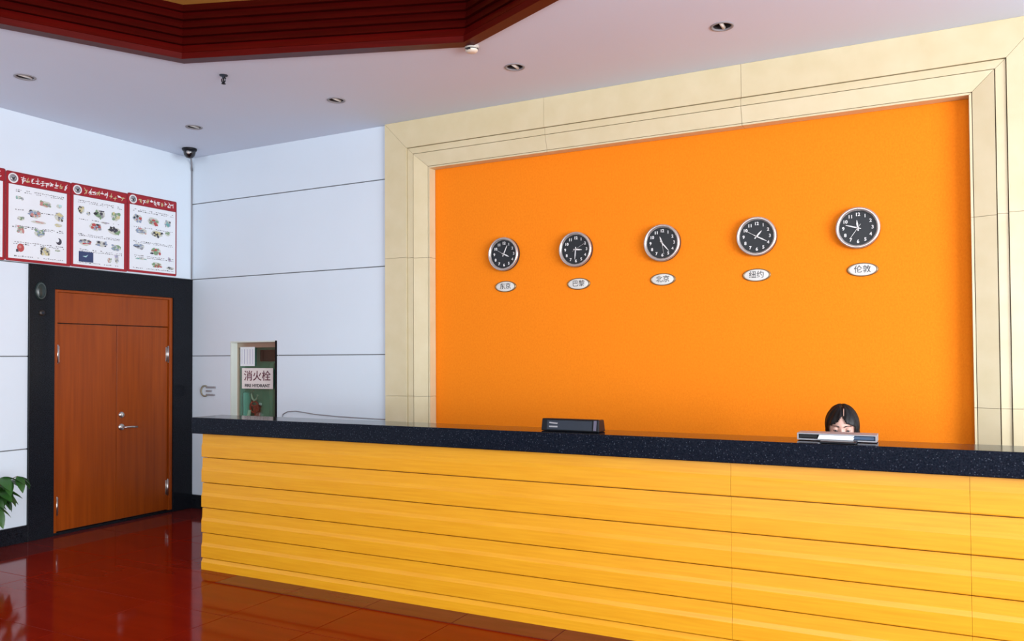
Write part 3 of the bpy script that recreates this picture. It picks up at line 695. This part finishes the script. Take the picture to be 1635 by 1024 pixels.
# ---- office chair and the seated person behind the counter
HX, HY = 6.195, -.95
o = empty('office_chair', (HX, -.45, 0), 'dark office chair under the person seated behind the reception counter', 'chair')
t = MB(); t.box((HX-.23, -.66, .36), (HX+.23, -.22, .405), bev=.02); t.build('seat', M_dark2, o)
t = MB(); t.box((HX-.20, -.19, .58), (HX+.20, -.145, .90), bev=.02); t.build('backrest', M_dark2, o)
t = MB(); t.tube([(HX, -.3, .35), (HX, -.16, .36), (HX, -.135, .5), (HX, -.14, .75)], .016, 8); t.build('back_bracket', M_dark, o)
t = MB(); t.tube([(HX, -.45, .06), (HX, -.45, .37)], .028, 12); t.build('post', M_dark, o)
for k in range(5):
    a = 2*PI*k/5+.3; e = (HX+.25*math.cos(a), -.45+.25*math.sin(a))
    t = MB(); t.tube([(HX, -.45, .09), (e[0], e[1], .06)], .02, 8); t.lathe([(0, -.012), (.024, -.012), (.026, 0), (.024, .012), (0, .012)], (lambda u, v, d, e=e, a=a: (e[0]-math.sin(a)*d+math.cos(a)*u, e[1]+math.cos(a)*d+math.sin(a)*u, .027+v)), 12); t.build('leg', M_dark, o)

def skin_mesh(nodes, edges, sub=2):
    """nodes: (xyz, radius or (rx,ry)); grows a tapered surface along the edges"""
    bm = bmesh.new(); lay = bm.verts.layers.skin.verify(); vs = []
    for i, (p, r) in enumerate(nodes):
        v = bm.verts.new(p); v[lay].radius = r if isinstance(r, tuple) else (r, r); v[lay].use_root = (i == 0); vs.append(v)
    for a, b_ in edges: bm.edges.new((vs[a], vs[b_]))
    me = bpy.data.meshes.new('tmp'); bm.to_mesh(me); bm.free()
    ob = bpy.data.objects.new('tmp', me); COL.objects.link(ob)
    ob.modifiers.new('s', 'SKIN').use_smooth_shade = True
    ss = ob.modifiers.new('u', 'SUBSURF'); ss.levels = sub; ss.render_levels = sub
    dg = bpy.context.evaluated_depsgraph_get(); dg.update()
    m2 = bpy.data.meshes.new_from_object(ob.evaluated_get(dg)); COL.objects.unlink(ob); bpy.data.objects.remove(ob)
    return m2
HC = Vector((HX, HY, 1.113)); TILT = math.radians(12)      # head centre, head bent forward
Rh = Matrix.Rotation(math.radians(4), 3, 'Z') @ Matrix.Rotation(TILT, 3, 'X')
def hp(x, y, z): return HC+Rh @ Vector((x, y, z))          # head space: face towards -y
def gauss(p, c, s): return math.exp(-sum(((p[i]-c[i])/s[i])**2 for i in range(3)))
def head_surface(nu=40, nv=28, grow=0.0):
    vs = []; fs = []
    for j in range(nv+1):
        th = PI*j/nv
        for i in range(nu):
            ph = 2*PI*i/nu
            n = Vector((math.sin(th)*math.sin(ph), -math.sin(th)*math.cos(ph), math.cos(th)))
            x, y, z = n.x*.074, n.y*.094, n.z*.114
            if z < 0:                                       # jaw
                k = min(1, -z/.114); x *= 1-.30*k*k; y = y*(1-.10*k)-.016*k
            if n.y < 0:
                x *= 1-.04*(-n.y); y *= .97
            p = Vector((x, y, z))
            d = .024*gauss((x, z, 0), (0, -.030, 0), (.011, .018, 1))+.010*gauss((x, z, 0), (0, -.008, 0), (.008, .022, 1))
            d += .006*gauss((x, z, 0), (0, -.066, 0), (.022, .008, 1))+.010*gauss((x, z, 0), (0, -.098, 0), (.02, .014, 1))
            d += .004*gauss((x, z, 0), (0, .022, 0), (.05, .010, 1))+.006*(gauss((x, z, 0), (.042, -.032, 0), (.02, .018, 1))+gauss((x, z, 0), (-.042, -.032, 0), (.02, .018, 1)))
            d -= .010*(gauss((x, z, 0), (.031, .0, 0), (.016, .010, 1))+gauss((x, z, 0), (-.031, .0, 0), (.016, .010, 1)))
            if n.y < 0: p.y -= d*min(1, -n.y*1.6)
            vs.append(hp(*p))
    for j in range(nv):
        for i in range(nu): fs.append((j*nu+i, j*nu+(i+1) % nu, (j+1)*nu+(i+1) % nu, (j+1)*nu+i))
    return vs, fs
nodes = [((HX, -.42, .52), (.15, .11)), ((HX, -.50, .68), (.125, .095)), ((HX, -.62, .82), (.15, .10)), ((HX, -.70, .92), (.14, .085)), ((HX, -.765, .985), .055), ((HX, -.86, 1.055), .05), ((HX, -.90, 1.10), .055)]
edges = [(0, 1), (1, 2), (2, 3), (3, 4), (4, 5), (5, 6)]
HANDS = []
for s_ in (-1, 1):
    k = len(nodes)
    nodes += [((HX+s_*.15, -.70, .93), .056), ((HX+s_*.21, -.83, .82), .044), ((HX+s_*.19, -.93, .800), .038), ((HX+s_*.12, -1.10, .792), .029), ((HX+s_*.10, -1.16, .788), (.030, .018)), ((HX+s_*.085, -1.22, .783), (.036, .014))]
    edges += [(3, k), (k, k+1), (k+1, k+2), (k+2, k+3), (k+3, k+4), (k+4, k+5)]
    k = len(nodes)
    nodes += [((HX+s_*.10, -.48, .53), .085), ((HX+s_*.13, -.86, .545), .062), ((HX+s_*.13, -.88, .50), .056), ((HX+s_*.13, -.84, .28), .05), ((HX+s_*.13, -.82, .085), .036), ((HX+s_*.135, -.90, .045), (.040, .03)), ((HX+s_*.14, -1.0, .032), (.036, .022))]
    edges += [(0, k)]+[(k+i, k+i+1) for i in range(6)]
bm = bmesh.new()
m1 = skin_mesh(nodes, edges); bm.from_mesh(m1); bpy.data.meshes.remove(m1)
hv, hf = head_surface(); v_ = [bm.verts.new(p) for p in hv]
for f in hf:
    try: bm.faces.new([v_[i] for i in f])
    except ValueError: pass
for s_ in (-1, 1):                                          # fingers, thumb and ears
    base = Vector((HX+s_*.085, -1.225, .783)); fd = Vector((-s_*.25, -.95, 0)).normalized(); sd = Vector((fd.y, -fd.x, 0))*-1
    for q, ln in ((-1.5, .062), (-.5, .074), (.5, .078), (1.5, .070)):
        b0 = base+sd*q*.018+Vector((0, .015, 0)); f1 = b0+fd*(ln*.55)+Vector((0, 0, .006)); f2 = b0+fd*(ln*.85)-Vector((0, 0, .004)); f3 = b0+fd*ln*1.05-Vector((0, 0, .012))
        mm = skin_mesh([(b0, .009), (f1, .0085), (f2, .008), (f3, .007)], [(0, 1), (1, 2), (2, 3)], 1); bm.from_mesh(mm); bpy.data.meshes.remove(mm)
    b0 = base+Vector((-s_*.02, .035, 0)); mm = skin_mesh([(b0, .011), (b0+Vector((-s_*.035, -.025, 0)), .010), (b0+Vector((-s_*.045, -.06, -.004)), .008)], [(0, 1), (1, 2)], 1); bm.from_mesh(mm); bpy.data.meshes.remove(mm)
    mm = skin_mesh([(hp(s_*.070, .010, -.028), .010), (hp(s_*.078, .014, -.008), (.008, .014)), (hp(s_*.080, .016, .014), .011)], [(0, 1), (1, 2)], 1); bm.from_mesh(mm); bpy.data.meshes.remove(mm)
me = bpy.data.meshes.new('tmpbody'); bm.to_mesh(me); bm.free()
tmp = bpy.data.objects.new('tmpbody', me); COL.objects.link(tmp)
rm = tmp.modifiers.new('r', 'REMESH'); rm.mode = 'VOXEL'; rm.voxel_size = .0065; rm.use_smooth_shade = True
sm = tmp.modifiers.new('m', 'SMOOTH'); sm.factor = .5; sm.iterations = 2
dg = bpy.context.evaluated_depsgraph_get(); dg.update()
pm = bpy.data.meshes.new_from_object(tmp.evaluated_get(dg)); COL.objects.unlink(tmp); bpy.data.objects.remove(tmp)
PO = Vector((HX, -.45, 0)); pm.name = 'person'
pm.materials.clear()
for q in (M_skin, M_cloth, M_dark): pm.materials.append(q)
for f in pm.polygons:
    c = f.center; k = 1
    if c.z > .995+.35*(-.80-c.y) and c.y < -.74 and c.z > .95: k = 0
    if c.y < -1.125 and c.z > .7: k = 0
    if c.z < .09 and c.y < -.70: k = 2
    f.material_index = k; f.use_smooth = True
pm.transform(Matrix.Translation(-PO))
person = bpy.data.objects.new('person', pm); COL.objects.link(person); person.location = PO; person['_o'] = tuple(PO)
tag(person, 'person with centre parted black hair seated behind the counter, head bowed', 'person')
# hair: two curtains parted in the middle over a cap, open over the forehead
t = MB(); vs = []; fs = []; nu, nv = 96, 60
for j in range(nv+1):
    th = PI*.80*j/nv
    for i in range(nu):
        ph = 2*PI*i/nu; n = Vector((math.sin(th)*math.sin(ph), -math.sin(th)*math.cos(ph), math.cos(th)))
        wav = .0025*math.sin(ph*13+th*3)
        part = .006*math.exp(-(n.x/.07)**2) if n.y < .3 else 0
        p = Vector((n.x*(.088+wav-part), n.y*(.108+wav-part)+.004, n.z*(.1205+wav*.5-part)))
        if p.z < -.03 and n.y > -.3: p.x *= 1.04
        vs.append(p)
for j in range(nv):
    for i in range(nu):
        q = (j*nu+i, j*nu+(i+1) % nu, (j+1)*nu+(i+1) % nu, (j+1)*nu+i)
        c = sum((vs[k] for k in q), Vector())/4
        ax = abs(c.x); lim = .074-1.45*ax if ax < .022 else .042-.55*(ax-.022)
        if not (c.y < -.018 and ax < .068 and c.z < lim+.0015*math.sin(c.x*400)): fs.append(q)
v, f = t.faces([hp(*p) for p in vs], fs, None, True)
bmesh.ops.solidify(t.bm, geom=t.bm.faces[:], thickness=.007)
for q in t.bm.verts[:]:
    if not q.link_faces: t.bm.verts.remove(q)
bmesh.ops.recalc_face_normals(t.bm, faces=t.bm.faces[:]); hair = t.build('hair', M_hair, person)
# pale parting line
t = MB(); pts = [hp(.010, .004-.1075*math.sin(a), .119*math.cos(a)) for a in [math.radians(d) for d in (26, 32, 38, 44, 50)]]
t.tube(pts, .0020, 6, r1=.0014); t.build('parting', M_skin, hair)
for s_ in (-1, 1):
    t = MB(); c = hp(s_*.031, -.078, .0); 
    t.lathe([(0, -.011), (.006, -.0095), (.010, -.005), (.011, 0), (.010, .005), (.006, .0095), (0, .011)], lambda a, b_, d, c=c: (c.x+a, c.y+b_, c.z+d), 14); ey = t.build('eye', M_eye, person)
    t = MB(); c2 = hp(s_*.031, -.0885, -.002); t.lathe([(0, -.005), (.004, -.003), (.005, 0), (.004, .003), (0, .005)], lambda a, b_, d, c=c2: (c.x+a, c.y+b_*.5, c.z+d), 10); t.build('iris', M_ink, ey)
    t = MB(); c3 = hp(s_*.031, -.0785, .0042)
    t.lathe([(0, -.0112), (.0064, -.0098), (.0106, -.0053), (.0118, 0), (.0106, .0053), (.0064, .0098), (0, .0112)], lambda a, b_, d, c=c3: (c.x+a*1.25, c.y+b_, c.z+d), 16); t.build('eyelid', M_skin, ey)
    t = MB(); t.tube([hp(s_*.018, -.0865, -.004), hp(s_*.026, -.0905, -.0065), hp(s_*.034, -.0905, -.0068), hp(s_*.044, -.084, -.004)], .0013, 5); t.build('eyelash', M_ink, ey)
    t = MB(); t.tube([hp(s_*.012, -.096, .019), hp(s_*.028, -.094, .025), hp(s_*.046, -.083, .021)], .0028, 6, r1=.0016); t.build('eyebrow', M_hair, person)
t = MB(); t.tube([hp(-.022, -.092, -.066), hp(-.008, -.101, -.063), hp(0, -.102, -.065), hp(.008, -.101, -.063), hp(.022, -.092, -.066)], .005, 6); t.build('lips', M_lip, person)

for o in list(bpy.data.objects):
    if '_o' in o: del o['_o']
